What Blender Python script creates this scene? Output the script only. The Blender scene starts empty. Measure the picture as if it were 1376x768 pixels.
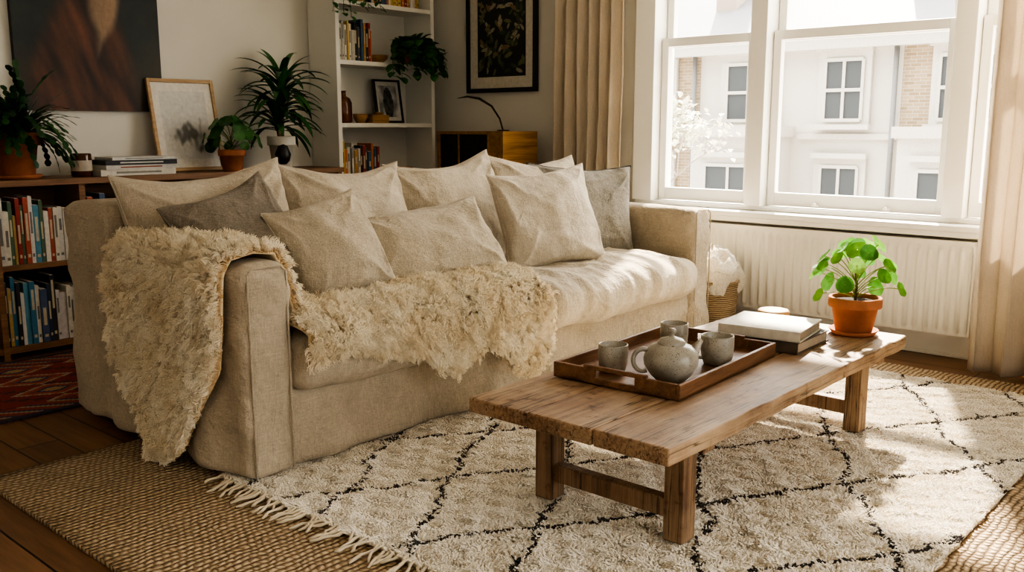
import bpy, bmesh, math, random
import numpy as np
from mathutils import Vector, Matrix, noise, Euler
random.seed(7); np.random.seed(7)
D=bpy.data; SC=bpy.context.scene; COL=bpy.context.collection
R=math.radians; pi=math.pi
def nz(x,y,z): return noise.noise(Vector((x,y,z)))

# ------------------------------------------------------------ materials
def newmat(name):
    m=D.materials.new(name); m.use_nodes=True; nt=m.node_tree
    return m,nt,nt.nodes['Principled BSDF']
def N(nt,t,**k):
    n=nt.nodes.new(t)
    for a,b in k.items(): setattr(n,a,b)
    return n
def mth(nt,op,a,b=None):
    n=N(nt,'ShaderNodeMath',operation=op)
    for i,x in enumerate((a,b)):
        if x is None: continue
        if isinstance(x,(int,float)): n.inputs[i].default_value=x
        else: nt.links.new(x,n.inputs[i])
    return n.outputs[0]
def coords(nt,scale=(1,1,1),rot=(0,0,0),kind='Object'):
    tc=N(nt,'ShaderNodeTexCoord'); mp=N(nt,'ShaderNodeMapping')
    mp.inputs['Scale'].default_value=scale; mp.inputs['Rotation'].default_value=rot
    nt.links.new(tc.outputs[kind],mp.inputs[0]); return mp.outputs[0]
def noisen(nt,vec,scale,detail=4,rough=.6,dist=0):
    n=N(nt,'ShaderNodeTexNoise'); n.inputs['Scale'].default_value=scale
    n.inputs['Detail'].default_value=detail; n.inputs['Roughness'].default_value=rough; n.inputs['Distortion'].default_value=dist
    nt.links.new(vec,n.inputs['Vector']); return n.outputs['Fac']
def ramp(nt,fac,stops):
    r=N(nt,'ShaderNodeValToRGB'); e=r.color_ramp.elements
    while len(e)<len(stops): e.new(.5)
    for i,(p,c) in enumerate(stops):
        e[i].position=p; e[i].color=(*c,1)
    nt.links.new(fac,r.inputs[0]); return r.outputs[0]
def bump(nt,h,strength,dist,bsdf,prev=None):
    b=N(nt,'ShaderNodeBump'); b.inputs['Strength'].default_value=strength; b.inputs['Distance'].default_value=dist
    nt.links.new(h,b.inputs['Height'])
    if prev is not None: nt.links.new(prev,b.inputs['Normal'])
    if bsdf: nt.links.new(b.outputs[0],bsdf.inputs['Normal'])
    return b.outputs[0]
def sc(c,k): return tuple(min(1,x*k) for x in c)
def fabric(name,col,var=.12,weave=1.0,rough=.95,sheen=.1,crease=.35):
    m,nt,b=newmat(name)
    v=coords(nt); v1=coords(nt,(22,260,260)); v2=coords(nt,(260,260,22)); v3=coords(nt,(260,22,260))
    n0=noisen(nt,v,5,3); a=noisen(nt,v1,1,2); c=noisen(nt,v2,1,2); d=noisen(nt,v3,1,2)
    s=mth(nt,'ADD',mth(nt,'ADD',a,c),d); s=mth(nt,'MULTIPLY',s,1/3.0)
    mix=mth(nt,'ADD',mth(nt,'MULTIPLY',n0,.25),mth(nt,'MULTIPLY',s,.75))
    cr=ramp(nt,mix,[(.39,sc(col,1-var*2.0)),(.61,sc(col,1+var))])
    nt.links.new(cr,b.inputs['Base Color']); b.inputs['Roughness'].default_value=rough
    b.inputs['Sheen Weight'].default_value=sheen
    n5=noisen(nt,v,9,4,.55)
    p=bump(nt,n5,crease,.06,None)
    n6=noisen(nt,coords(nt,(5,5,3.2),(.3,.2,.5)),1,2,.5,.5); rid=mth(nt,'SUBTRACT',1,mth(nt,'MINIMUM',mth(nt,'MULTIPLY',mth(nt,'ABSOLUTE',mth(nt,'SUBTRACT',n6,.5)),26),1))
    msk=mth(nt,'MAXIMUM',mth(nt,'SUBTRACT',mth(nt,'MULTIPLY',noisen(nt,v,3.3,1),4),1.9),0); msk=mth(nt,'MINIMUM',msk,1)
    p=bump(nt,mth(nt,'MULTIPLY',rid,msk),crease*.7,.012,None,p)
    bump(nt,s,.55*weave,.006,b,p); return m
def plain(name,col,rough=.5,metal=0,bumpy=0,bscale=20,var=.05,nscale=4):
    m,nt,b=newmat(name); v=coords(nt); n=noisen(nt,v,nscale,4)
    nt.links.new(ramp(nt,n,[(.35,sc(col,1-var)),(.65,sc(col,1+var))]),b.inputs['Base Color'])
    b.inputs['Roughness'].default_value=rough; b.inputs['Metallic'].default_value=metal
    if bumpy: bump(nt,noisen(nt,v,bscale,4),bumpy,.01,b)
    return m
def wood(name,c1,c2,axis=0,scale=1.0,rough=.5,bumpk=.3,worn=None):
    m,nt,b=newmat(name); s=[14*scale]*3; s[axis]=1.2*scale
    v=coords(nt,tuple(s)); n=noisen(nt,v,1.5,8,.65,.6)
    s2=[75*scale]*3; s2[axis]=2.2*scale
    n2=noisen(nt,coords(nt,tuple(s2)),1.5,5,.7)
    mix=mth(nt,'ADD',mth(nt,'MULTIPLY',n,.55),mth(nt,'MULTIPLY',n2,.45))
    c=ramp(nt,mix,[(.36,c1),(.5,tuple((x+y)/2 for x,y in zip(c1,c2))),(.63,c2)])
    if worn:
        n3=noisen(nt,coords(nt),3.5,5,.65); mx=N(nt,'ShaderNodeMix',data_type='RGBA')
        nt.links.new(ramp(nt,mth(nt,'ADD',mth(nt,'MULTIPLY',n3,.65),mth(nt,'MULTIPLY',n2,.35)),[(.42,(0,0,0)),(.60,(.85,)*3)]),mx.inputs[0]); nt.links.new(c,mx.inputs[6]); mx.inputs[7].default_value=(*worn,1)
        s4=[26*scale]*3; s4[axis]=.9*scale; n4=noisen(nt,coords(nt,tuple(s4)),1.3,3,.5); cr=mth(nt,'ABSOLUTE',mth(nt,'SUBTRACT',n4,.5))
        m2=N(nt,'ShaderNodeMix',data_type='RGBA',blend_type='MULTIPLY'); m2.inputs[0].default_value=1
        nt.links.new(mx.outputs[2],m2.inputs[6]); nt.links.new(ramp(nt,cr,[(.0,(.14,.10,.07)),(.014,(1,1,1))]),m2.inputs[7]); c=m2.outputs[2]
        n5=noisen(nt,coords(nt),14,4,.7); m3=N(nt,'ShaderNodeMix',data_type='RGBA',blend_type='MULTIPLY'); m3.inputs[0].default_value=1
        nt.links.new(c,m3.inputs[6]); nt.links.new(ramp(nt,n5,[(.30,(.42,.35,.29)),(.40,(1,1,1))]),m3.inputs[7]); c=m3.outputs[2]
    nt.links.new(c,b.inputs['Base Color'])
    nt.links.new(mth(nt,'ADD',mth(nt,'MULTIPLY',n2,.4),rough-.2),b.inputs['Roughness'])
    bump(nt,mix,bumpk,.01,b); return m
def vcol(name,rough=.6,transl=0,spec=.5,bumpk=0):
    m,nt,b=newmat(name); a=N(nt,'ShaderNodeVertexColor',layer_name='Col')
    n=noisen(nt,coords(nt),45,3); mx=N(nt,'ShaderNodeMix',data_type='RGBA',blend_type='MULTIPLY')
    mx.inputs[0].default_value=1
    nt.links.new(a.outputs[0],mx.inputs[6]); nt.links.new(ramp(nt,n,[(.3,(.82,)*3),(.7,(1,)*3)]),mx.inputs[7])
    nt.links.new(mx.outputs[2],b.inputs['Base Color']); b.inputs['Roughness'].default_value=rough
    b.inputs['Specular IOR Level'].default_value=spec
    if bumpk: bump(nt,n,bumpk,.01,b)
    if transl:
        t=N(nt,'ShaderNodeBsdfTranslucent'); nt.links.new(mx.outputs[2],t.inputs[0])
        ms=N(nt,'ShaderNodeMixShader'); ms.inputs[0].default_value=transl
        nt.links.new(b.outputs[0],ms.inputs[1]); nt.links.new(t.outputs[0],ms.inputs[2])
        nt.links.new(ms.outputs[0],nt.nodes['Material Output'].inputs[0])
    return m

M_LINEN=fabric('linen_slipcover',(.475,.405,.305),.13,crease=.5)
M_CUSH=fabric('linen_cushion',(.51,.44,.335),.13)
M_SEAT=fabric('linen_seat',(.53,.455,.345),.12,crease=.5)
M_TAUPE=fabric('linen_taupe',(.22,.185,.14),.22,1.3)
M_BEIGE=fabric('linen_beige',(.52,.45,.34),.16,1.1)
M_LIGHT=fabric('linen_light',(.66,.59,.48),.12,1.1)
M_GREY=fabric('linen_grey',(.31,.285,.24),.22,1.2)
M_PIPE=fabric('dark_piping',(.05,.045,.04),.1)
M_WALL=plain('wall_paint',(.74,.71,.635),.9,0,.05,60,.02,2)
M_WHITE=plain('white_paint',(.88,.86,.80),.45,0,.03,40,.02,2)
M_SHELFW=plain('shelf_paint',(.81,.79,.72),.55,0,.02,40,.02,2)
M_RAD=plain('radiator_enamel',(.82,.79,.71),.35,0,0,0,.02,2)
M_CEIL=plain('ceiling_paint',(.82,.79,.72),.9)
M_SIDE=wood('sideboard_wood',(.15,.07,.03),(.33,.175,.085),0,1,.5)
M_TABLE=wood('table_wood',(.10,.050,.024),(.36,.21,.11),0,.8,.55,.6,(.47,.335,.205))
M_LEG=wood('leg_wood',(.09,.045,.021),(.30,.17,.085),2,.8,.6,.6,(.34,.23,.135))
M_TRAY=wood('tray_wood',(.10,.045,.020),(.27,.135,.062),0,1.2,.45)
M_CAB=wood('cabinet_wood',(.20,.10,.03),(.50,.28,.10),0,1,.4)
M_BLACK=plain('black_satin',(.015,.014,.013),.4)
M_TERRA=plain('terracotta',(.42,.155,.07),.85,0,.15,60,.15,12)
M_SOIL=plain('soil',(.035,.022,.014),1,0,1,80,.3,40)
M_VC=vcol('painted_parts',.65,bumpk=.05)
M_VCG=vcol('leaf',.38,.25)
M_VCP=vcol('art_print',.55)
M_GLAZE,nt,b=newmat('speckled_glaze')
v=coords(nt); sp=noisen(nt,v,260,2,.5); lo=noisen(nt,v,9,4)
mx=N(nt,'ShaderNodeMix',data_type='RGBA',blend_type='MULTIPLY'); mx.inputs[0].default_value=1
nt.links.new(ramp(nt,lo,[(.35,(.30,.28,.23)),(.65,(.50,.46,.38))]),mx.inputs[6])
nt.links.new(ramp(nt,sp,[(.30,(.2,.16,.11)),(.40,(1,1,1))]),mx.inputs[7])
nt.links.new(mx.outputs[2],b.inputs['Base Color']); b.inputs['Roughness'].default_value=.28
M_AMBER,nt,b=newmat('amber_glass'); b.inputs['Base Color'].default_value=(.22,.07,.015,1); b.inputs['Roughness'].default_value=.08
b.inputs['Transmission Weight'].default_value=.4
M_GLASS=D.materials.new('window_glass'); M_GLASS.use_nodes=True; nt=M_GLASS.node_tree; nt.nodes.clear()
tr=N(nt,'ShaderNodeBsdfTransparent'); gl=N(nt,'ShaderNodeBsdfGlossy'); gl.inputs['Roughness'].default_value=.02
ms=N(nt,'ShaderNodeMixShader'); ms.inputs[0].default_value=.03; o=N(nt,'ShaderNodeOutputMaterial')
nt.links.new(tr.outputs[0],ms.inputs[1]); nt.links.new(gl.outputs[0],ms.inputs[2]); nt.links.new(ms.outputs[0],o.inputs[0])
def curtain_mat(name,col,tl):
    m=fabric(name,col,.1,1.0,.95,.1,.1); nt=m.node_tree; b=nt.nodes['Principled BSDF']
    t=N(nt,'ShaderNodeBsdfTranslucent'); t.inputs[0].default_value=(*col,1)
    ms=N(nt,'ShaderNodeMixShader'); ms.inputs[0].default_value=tl
    nt.links.new(b.outputs[0],ms.inputs[1]); nt.links.new(t.outputs[0],ms.inputs[2])
    nt.links.new(ms.outputs[0],nt.nodes['Material Output'].inputs[0]); return m
M_CURT=curtain_mat('curtain_linen',(.79,.70,.575),.38)
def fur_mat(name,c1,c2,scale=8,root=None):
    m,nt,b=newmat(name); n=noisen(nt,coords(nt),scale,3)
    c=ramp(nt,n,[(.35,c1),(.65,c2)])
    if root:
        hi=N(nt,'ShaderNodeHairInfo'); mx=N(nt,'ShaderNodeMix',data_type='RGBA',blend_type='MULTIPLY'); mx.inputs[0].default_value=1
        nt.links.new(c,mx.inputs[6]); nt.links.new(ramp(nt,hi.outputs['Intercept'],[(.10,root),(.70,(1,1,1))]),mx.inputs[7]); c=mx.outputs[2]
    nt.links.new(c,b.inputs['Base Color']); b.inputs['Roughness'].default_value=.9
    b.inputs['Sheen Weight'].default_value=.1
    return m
M_FUR=fur_mat('sheep_wool',(.85,.73,.53),(.95,.87,.71),8,(.66,.50,.31))  # darker root tint paints self-shadow between the tufts into the wool colour
M_HIDE=fur_mat('sheep_hide',(.66,.51,.32),(.76,.62,.42))
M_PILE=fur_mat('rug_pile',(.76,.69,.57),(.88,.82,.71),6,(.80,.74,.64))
M_PILED=fur_mat('rug_pile_dark',(.03,.026,.026),(.07,.06,.055),10)
M_FLOOR,nt,b=newmat('floorboards')
v=coords(nt,(1,1,1),(0,0,R(90))); br=N(nt,'ShaderNodeTexBrick')
br.inputs['Scale'].default_value=1; br.inputs['Brick Width'].default_value=2.3; br.inputs['Row Height'].default_value=.15
br.inputs['Mortar Size'].default_value=.0035; br.inputs['Color1'].default_value=(.21,.107,.048,1); br.inputs['Color2'].default_value=(.32,.17,.08,1)
br.inputs['Mortar'].default_value=(.02,.01,.005,1); nt.links.new(v,br.inputs['Vector'])
n=noisen(nt,coords(nt,(22,1.5,22)),1.5,7,.65)
mx=N(nt,'ShaderNodeMix',data_type='RGBA',blend_type='MULTIPLY'); mx.inputs[0].default_value=1
nt.links.new(br.outputs[0],mx.inputs[6]); nt.links.new(ramp(nt,n,[(.3,(.45,.41,.37)),(.7,(1.0,1.0,1.0))]),mx.inputs[7])
nt.links.new(mx.outputs[2],b.inputs['Base Color']); b.inputs['Roughness'].default_value=.42
bump(nt,mth(nt,'SUBTRACT',n,mth(nt,'MULTIPLY',br.outputs[1],2)),.3,.004,b)
M_JUTE,nt,b=newmat('jute_weave')
tc=N(nt,'ShaderNodeTexCoord'); nn=N(nt,'ShaderNodeTexNoise'); nn.inputs['Scale'].default_value=14; nn.inputs['Detail'].default_value=3
nt.links.new(tc.outputs['Object'],nn.inputs['Vector'])
va=N(nt,'ShaderNodeVectorMath',operation='MULTIPLY_ADD'); nt.links.new(nn.outputs['Color'],va.inputs[0]); va.inputs[1].default_value=(.034,.034,0); nt.links.new(tc.outputs['Object'],va.inputs[2])
sx=N(nt,'ShaderNodeSeparateXYZ'); nt.links.new(va.outputs[0],sx.inputs[0])
a_=mth(nt,'MULTIPLY',sx.outputs['Y'],46); row=mth(nt,'FLOOR',a_); fr=mth(nt,'FRACT',a_)
h1=mth(nt,'SINE',mth(nt,'MULTIPLY',fr,pi))
b_=mth(nt,'ADD',mth(nt,'MULTIPLY',sx.outputs['X'],44),mth(nt,'MULTIPLY',row,.5))
g_=mth(nt,'ABSOLUTE',mth(nt,'SINE',mth(nt,'MULTIPLY',b_,pi)))
hh=mth(nt,'MULTIPLY',h1,mth(nt,'ADD',mth(nt,'MULTIPLY',g_,.65),.35))
n3=noisen(nt,tc.outputs['Object'],120,3); n4=noisen(nt,tc.outputs['Object'],5,4)
hm=mth(nt,'MULTIPLY',hh,mth(nt,'ADD',mth(nt,'MULTIPLY',n3,.8),mth(nt,'MULTIPLY',n4,.7)))
nt.links.new(ramp(nt,hm,[(.03,(.15,.092,.047)),(.28,(.385,.27,.155)),(.72,(.60,.455,.29))]),b.inputs['Base Color'])
b.inputs['Roughness'].default_value=.95; bump(nt,mth(nt,'ADD',hh,mth(nt,'MULTIPLY',n3,.4)),1.0,.012,b)
M_WICK,nt,b=newmat('wicker'); v=coords(nt); w1=N(nt,'ShaderNodeTexWave',bands_direction='Z'); w1.inputs['Scale'].default_value=28; w1.inputs['Distortion'].default_value=2
nt.links.new(v,w1.inputs[0]); nt.links.new(ramp(nt,w1.outputs[1],[(.1,(.26,.17,.09)),(.6,(.60,.46,.30))]),b.inputs['Base Color']); b.inputs['Roughness'].default_value=.8
bump(nt,w1.outputs[1],.8,.01,b)
M_BRICK,nt,b=newmat('london_brick'); br=N(nt,'ShaderNodeTexBrick'); br.inputs['Scale'].default_value=1
br.inputs['Brick Width'].default_value=.24; br.inputs['Row Height'].default_value=.08; br.inputs['Mortar Size'].default_value=.008
br.inputs['Color1'].default_value=(.34,.25,.15,1); br.inputs['Color2'].default_value=(.46,.35,.23,1); br.inputs['Mortar'].default_value=(.5,.46,.4,1)
nt.links.new(coords(nt,(1,1,1),(0,R(90),R(90))),br.inputs['Vector']); nt.links.new(br.outputs[0],b.inputs['Base Color']); b.inputs['Roughness'].default_value=.9

# ------------------------------------------------------------ mesh builder
class MB:
    def __init__(s,*mats): s.v=[];s.f=[];s.c=[];s.m=[];s.s=[];s.mats=mats or (M_VC,)
    def add(s,vs,fs,col=(1,1,1),mi=0,sm=True,M=None):
        o=len(s.v)
        if M is not None: vs=[M@Vector(v) for v in vs]
        s.v+=[tuple(v) for v in vs]; cl=isinstance(col,list)
        for i,f in enumerate(fs):
            s.f.append(tuple(o+j for j in f)); s.c.append(col[i] if cl else col); s.m.append(mi); s.s.append(sm)
    def box(s,c,sz,col=(1,1,1),mi=0,M=None,rz=0,rx=0,ry=0):
        hx,hy,hz=[q/2 for q in sz]
        vs=[(x,y,z) for x in(-hx,hx) for y in(-hy,hy) for z in(-hz,hz)]
        fs=[(0,1,3,2),(4,6,7,5),(0,4,5,1),(2,3,7,6),(0,2,6,4),(1,5,7,3)]
        T=Matrix.Translation(c)@Euler((rx,ry,rz)).to_matrix().to_4x4()
        if M is not None: T=M@T
        s.add(vs,fs,col,mi,False,T)
    def bb(s,x0,x1,y0,y1,z0,z1,col=(1,1,1),mi=0): s.box(((x0+x1)/2,(y0+y1)/2,(z0+z1)/2),(x1-x0,y1-y0,z1-z0),col,mi)
    def lathe(s,prof,c=(0,0,0),seg=40,col=(1,1,1),mi=0,M=None,wob=0):
        vs=[];fs=[];n=len(prof)
        for i in range(seg):
            a=2*pi*i/seg
            for (r,z) in prof:
                k=1+wob*nz(math.cos(a)*1.5,math.sin(a)*1.5,z*12+c[0]*9)
                vs.append((c[0]+r*k*math.cos(a),c[1]+r*k*math.sin(a),c[2]+z))
        for i in range(seg):
            j=(i+1)%seg
            for q in range(n-1): fs.append((i*n+q,j*n+q,j*n+q+1,i*n+q+1))
        s.add(vs,fs,col,mi,True,M)
    def tube(s,pts,r,seg=8,col=(1,1,1),mi=0,cap=True):
        pts=[Vector(p) for p in pts]; n=len(pts); rs=r if isinstance(r,(list,tuple)) else [r]*n
        vs=[];fs=[]; u=None
        for i,p in enumerate(pts):
            t=(pts[min(i+1,n-1)]-pts[max(i-1,0)]).normalized()
            if u is None:
                u=t.cross(Vector((0,0,1)))
                if u.length<.1: u=t.cross(Vector((1,0,0)))
            u=(u-t*u.dot(t)).normalized(); w=t.cross(u)
            for k in range(seg):
                a=2*pi*k/seg; vs.append(p+(u*math.cos(a)+w*math.sin(a))*rs[i])
        for i in range(n-1):
            for k in range(seg):
                l=(k+1)%seg; fs.append((i*seg+k,i*seg+l,(i+1)*seg+l,(i+1)*seg+k))
        if cap: fs.append(tuple(range(seg))[::-1]); fs.append(tuple((n-1)*seg+k for k in range(seg)))
        s.add(vs,fs,col,mi,True)
    def leaf(s,base,d,L,W,droop=.5,col=(.1,.3,.05),mi=0,prof=None,n=8,fold=.25,side=None):
        base=Vector(base); d=Vector(d).normalized(); p=base.copy(); vs=[];fs=[];cs=[]
        prof=prof or (lambda t: math.sin(pi*min(1,t**.75))**.9)
        for i in range(n+1):
            t=i/n
            sd=side or d.cross(Vector((0,0,1)))
            if sd.length<.05: sd=Vector((1,0,0))
            sd=Vector(sd).normalized(); up=sd.cross(d).normalized(); w=W/2*max(.02,prof(t))
            vs+= [p-sd*w+up*w*fold,p,p+sd*w+up*w*fold]
            p=p+d*(L/n); d=(d+Vector((0,0,-droop/n))).normalized()
        for i in range(n):
            a=i*3; fs+=[(a,a+1,a+4,a+3),(a+1,a+2,a+5,a+4)]; k=random.uniform(.9,1.1)
            cs+=[sc(col,k),sc(col,k*.85)]
        s.add(vs,fs,cs,mi,True)
    def disc(s,c,nrm,r,col,mi=0,cup=.15,seg=16):
        nrm=Vector(nrm).normalized(); u=nrm.cross(Vector((.3,.2,1)))
        if u.length<.1: u=nrm.cross(Vector((1,0,0)))
        u.normalize(); w=nrm.cross(u); c=Vector(c); vs=[c-nrm*r*cup];fs=[];cs=[]
        for ring in (.5,1):
            for k in range(seg):
                a=2*pi*k/seg; vs.append(c+(u*math.cos(a)+w*math.sin(a))*r*ring*(1+.04*math.sin(3*a))-nrm*r*cup*(1-ring**2)+nrm*r*.05*math.sin(5*a)*ring)
        for k in range(seg):
            l=(k+1)%seg; fs.append((0,1+k,1+l)); cs.append(sc(col,1.15)); fs.append((1+k,1+seg+k,1+seg+l,1+l)); cs.append(col)
        s.add(vs,fs,cs,mi,True)
    def obj(s,name,parent=None,bevel=0,loc=None,rot=None,recalc=True,bseg=2):
        me=D.meshes.new(name); me.from_pydata(s.v,[],s.f)
        if recalc:
            bm=bmesh.new(); bm.from_mesh(me); bmesh.ops.recalc_face_normals(bm,faces=bm.faces); bm.to_mesh(me); bm.free()
        for m in s.mats: me.materials.append(m)
        me.polygons.foreach_set('material_index',s.m); me.polygons.foreach_set('use_smooth',s.s)
        at=me.color_attributes.new('Col','FLOAT_COLOR','CORNER'); arr=[]
        for p in me.polygons:
            c=s.c[p.index]
            for _ in range(p.loop_total): arr+= [c[0],c[1],c[2],1]
        at.data.foreach_set('color',arr)
        ob=D.objects.new(name,me); COL.objects.link(ob)
        if bevel:
            bv=ob.modifiers.new('b','BEVEL'); bv.width=bevel; bv.segments=bseg; bv.limit_method='ANGLE'; bv.angle_limit=R(50)
        if parent: ob.parent=parent
        if loc: ob.location=loc
        if rot: ob.rotation_euler=rot
        return ob
def empty(name,loc=(0,0,0)):
    e=D.objects.new(name,None); e.location=loc; COL.objects.link(e); e.empty_display_size=.1; return e
def imgplane(name,w,h,nx,ny,fn,mat,parent=None,M=None):
    vs=[((i/nx-.5)*w,0,(j/ny)*h) for j in range(ny+1) for i in range(nx+1)]
    fs=[(j*(nx+1)+i,j*(nx+1)+i+1,(j+1)*(nx+1)+i+1,(j+1)*(nx+1)+i) for j in range(ny) for i in range(nx)]
    cs=[fn((i+.5)/nx,(j+.5)/ny) for j in range(ny) for i in range(nx)]
    mb=MB(mat); mb.add(vs,fs,cs,0,False,M); return mb.obj(name,parent,recalc=False)
def meshobj(name,vs,fs,mat,parent=None,smooth=True):
    me=D.meshes.new(name); me.from_pydata(vs,[],fs); me.materials.append(mat)
    if smooth: me.polygons.foreach_set('use_smooth',[True]*len(me.polygons))
    ob=D.objects.new(name,me); COL.objects.link(ob)
    if parent: ob.parent=parent
    return ob
def ridge(x,y,z):
    q=1-min(1,abs(nz(x,y,z))*2.6); return q*q*(3-2*q)

def softbox(name,lo,hi,r,mat,parent=None,step=.03,amp=.006,fs_=6,bulge=(0,0,0),fn=None):
    lo=Vector(lo);hi=Vector(hi);c=(lo+hi)/2;h=(hi-lo)/2
    n=[max(4,int(2*h[i]/step)) for i in range(3)]
    bm=bmesh.new()
    for ax in range(3):
        a,b2=[(1,2),(2,0),(0,1)][ax]
        for sg in(-1,1):
            g=[]
            for i in range(n[a]+1):
                rw=[]
                for j in range(n[b2]+1):
                    p=Vector((0,0,0)); p[ax]=sg*h[ax]; p[a]=(-1+2*i/n[a])*h[a]; p[b2]=(-1+2*j/n[b2])*h[b2]
                    rw.append(bm.verts.new(p))
                g.append(rw)
            for i in range(n[a]):
                for j in range(n[b2]):
                    q=[g[i][j],g[i+1][j],g[i+1][j+1],g[i][j+1]]
                    bm.faces.new(q if sg>0 else q[::-1])
    bmesh.ops.remove_doubles(bm,verts=bm.verts,dist=1e-5)
    for v in bm.verts:
        p=v.co.copy(); q=Vector([max(-(h[i]-r),min(h[i]-r,p[i])) for i in range(3)])
        d=p-q
        if d.length>1e-7:
            nrm=d.normalized(); p=q+nrm*r
        else: nrm=Vector((0,0,1))
        u=[p[i]/h[i] for i in range(3)]
        for i in range(3):
            j,k=[x for x in range(3) if x!=i]
            p[i]+=bulge[i]*u[i]*max(0,(1-u[j]**2))**.6*max(0,(1-u[k]**2))**.6 if bulge[i] else 0
        w=c+p
        a1=nz(w.x*fs_,w.y*fs_,w.z*fs_); wx=w.x+.08*nz(w.x*4,w.y*4,w.z*4)
        a2=ridge(wx*fs_*.6+5,w.y*fs_*.6,w.z*fs_*.5)
        p+=nrm*amp*(a1+.6*a2)
        w=c+p
        if fn: w=fn(w,nrm)
        v.co=w
    me=D.meshes.new(name); bm.to_mesh(me); bm.free(); me.materials.append(mat)
    me.polygons.foreach_set('use_smooth',[True]*len(me.polygons))
    ob=D.objects.new(name,me); COL.objects.link(ob)
    if parent: ob.parent=parent
    return ob

def pillow(name,w,h,t,loc,yaw=0,lean=0,roll=0,mat=None,parent=None,chop=0,seed=0,amp=.012,pipe=None,pinch=.09):
    n=72; vs=[];fs=[]
    def P(u,v,sd):
        x=w/2*u*(1-pinch*(1-v*v)*abs(u)**3); z=h/2*v*(1-pinch*(1-u*u)*abs(v)**3)
        if v>0: z-=chop*h*(1-u*u)**1.5*v**2
        b=max(0,(1-u**2)*(1-v**2)); y=t/2*b**.42*(1-.22*v)
        qx=x+.03*nz(x*6+seed,z*6,3); qz=z+.03*nz(x*6,z*6+seed,7)
        wr=amp*(1.0*nz(qx*4+seed,qz*4,seed*1.7+sd)+.55*(ridge(qx*3.2+seed*3,qz*2.6+qx*2,sd*2+seed)-.4)+.26*ridge(qx*4-seed,qz*9,sd+seed))
        cr=0
        for ci,(cu,cv) in enumerate(((-1,1),(1,1),(-1,-1),(1,-1))):
            du,dv=u-cu,v-cv; dd=math.hypot(du,dv); an=math.atan2(dv,du)
            s_=abs(math.sin(an*4.5+seed+ci*1.3+1.4*nz(u*1.6,v*1.6,seed+ci)))
            cr+=((1-s_)**2*1.9-.55)*math.exp(-dd*1.7)*min(1,dd*2.5)
        y+= (wr+.9*amp*cr)*min(1,b*5)
        y+=.25*amp*math.sin((x+z)*60+seed)*max(0,1-b*6)*min(1,b*20)
        x+=.010*nz(z*6+seed,7,x*2)*abs(u)**3; z+=.010*nz(x*6+seed,3,z*2)*abs(v)**3
        return (x,-sd*y,z)
    idx={}
    for sd in(1,-1):
        for i in range(n+1):
            for j in range(n+1):
                bd=i in(0,n) or j in(0,n)
                if bd and sd==-1: idx[(i,j,-1)]=idx[(i,j,1)]; continue
                u=math.sin((i/n-.5)*pi*.92)/math.sin(pi*.46); v=math.sin((j/n-.5)*pi*.92)/math.sin(pi*.46)
                idx[(i,j,sd)]=len(vs); vs.append(P(u,v,sd))
    for sd in(1,-1):
        for i in range(n):
            for j in range(n):
                q=[idx[(i,j,sd)],idx[(i+1,j,sd)],idx[(i+1,j+1,sd)],idx[(i,j+1,sd)]]
                fs.append(q if sd==1 else q[::-1])
    ob=meshobj(name,vs,fs,mat,parent)
    T=Matrix.Translation(loc)@Matrix.Rotation(R(yaw),4,'Z')@Matrix.Rotation(R(-lean),4,'X')@Matrix.Rotation(R(roll),4,'Y')
    ob.data.transform(T)
    ring=[(i,0) for i in range(n)]+[(n,j) for j in range(n)]+[(n-i,n) for i in range(n)]+[(0,n-j) for j in range(n)]
    pts=[ob.data.vertices[idx[(i,j,1)]].co.copy() for i,j in ring]; pts.append(pts[0])
    mb=MB(pipe or mat); mb.tube(pts,.005 if pipe else .0035,6,cap=False); mb.obj('seam',ob)
    return ob

def strands(name,P,rad,mat,parent=None):
    n,k,_=P.shape
    hc=D.hair_curves.new(name); hc.add_curves([k]*n)
    hc.attributes['position'].data.foreach_set('vector',P.astype(np.float32).ravel())
    ra=hc.attributes.get('radius') or hc.attributes.new('radius','FLOAT','POINT')
    ra.data.foreach_set('value',np.tile(np.array(rad,dtype=np.float32),n))
    hc.materials.append(mat); ob=D.objects.new(name,hc); COL.objects.link(ob)
    if parent: ob.parent=parent
    return ob

# ------------------------------------------------------------ room
XW,YB=4.9,5.2
mb=MB(M_FLOOR); mb.bb(-1.6,XW+.2,-1.6,YB+.2,-.12,0); mb.obj('floor')
mb=MB(M_CEIL); mb.bb(-1.75,XW+.25,-1.75,YB+.2,2.75,2.9); mb.obj('ceiling')
mb=MB(M_WALL); mb.bb(-1.6,XW,YB,YB+.15,0,2.75); mb.obj('wall_back')
mb=MB(M_WALL); mb.bb(-1.75,-1.6,-1.75,YB+.15,0,2.75); mb.obj('wall_left')
mb=MB(M_WALL); mb.bb(-1.6,-.9,-1.75,-1.6,0,2.75); mb.bb(3.6,XW+.2,-1.75,-1.6,0,2.75); mb.bb(-.9,3.6,-1.75,-1.6,2.3,2.75); mb.obj('wall_front')  # unseen wall behind the camera; wide opening added to let in fill light
WY0,WY1,WZ0,WZ1=.55,3.22,.66,2.55
mb=MB(M_WALL)
mb.bb(XW,XW+.22,-1.6,YB+.15,0,WZ0); mb.bb(XW,XW+.22,-1.6,YB+.15,WZ1,2.75)
mb.bb(XW,XW+.22,-1.6,WY0,WZ0,WZ1); mb.bb(XW,XW+.22,WY1,YB+.15,WZ0,WZ1); mb.obj('wall_window')
mb=MB(M_WHITE); mb.bb(XW-.02,XW,-1.5,YB,0,.16); mb.bb(XW-.028,XW,-1.5,YB,0,.02); mb.obj('baseboard_window',bevel=.004)
mb=MB(M_WHITE); mb.bb(-1.5,XW-.03,YB-.02,YB,0,.16); mb.obj('baseboard_back',bevel=.004)
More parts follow.
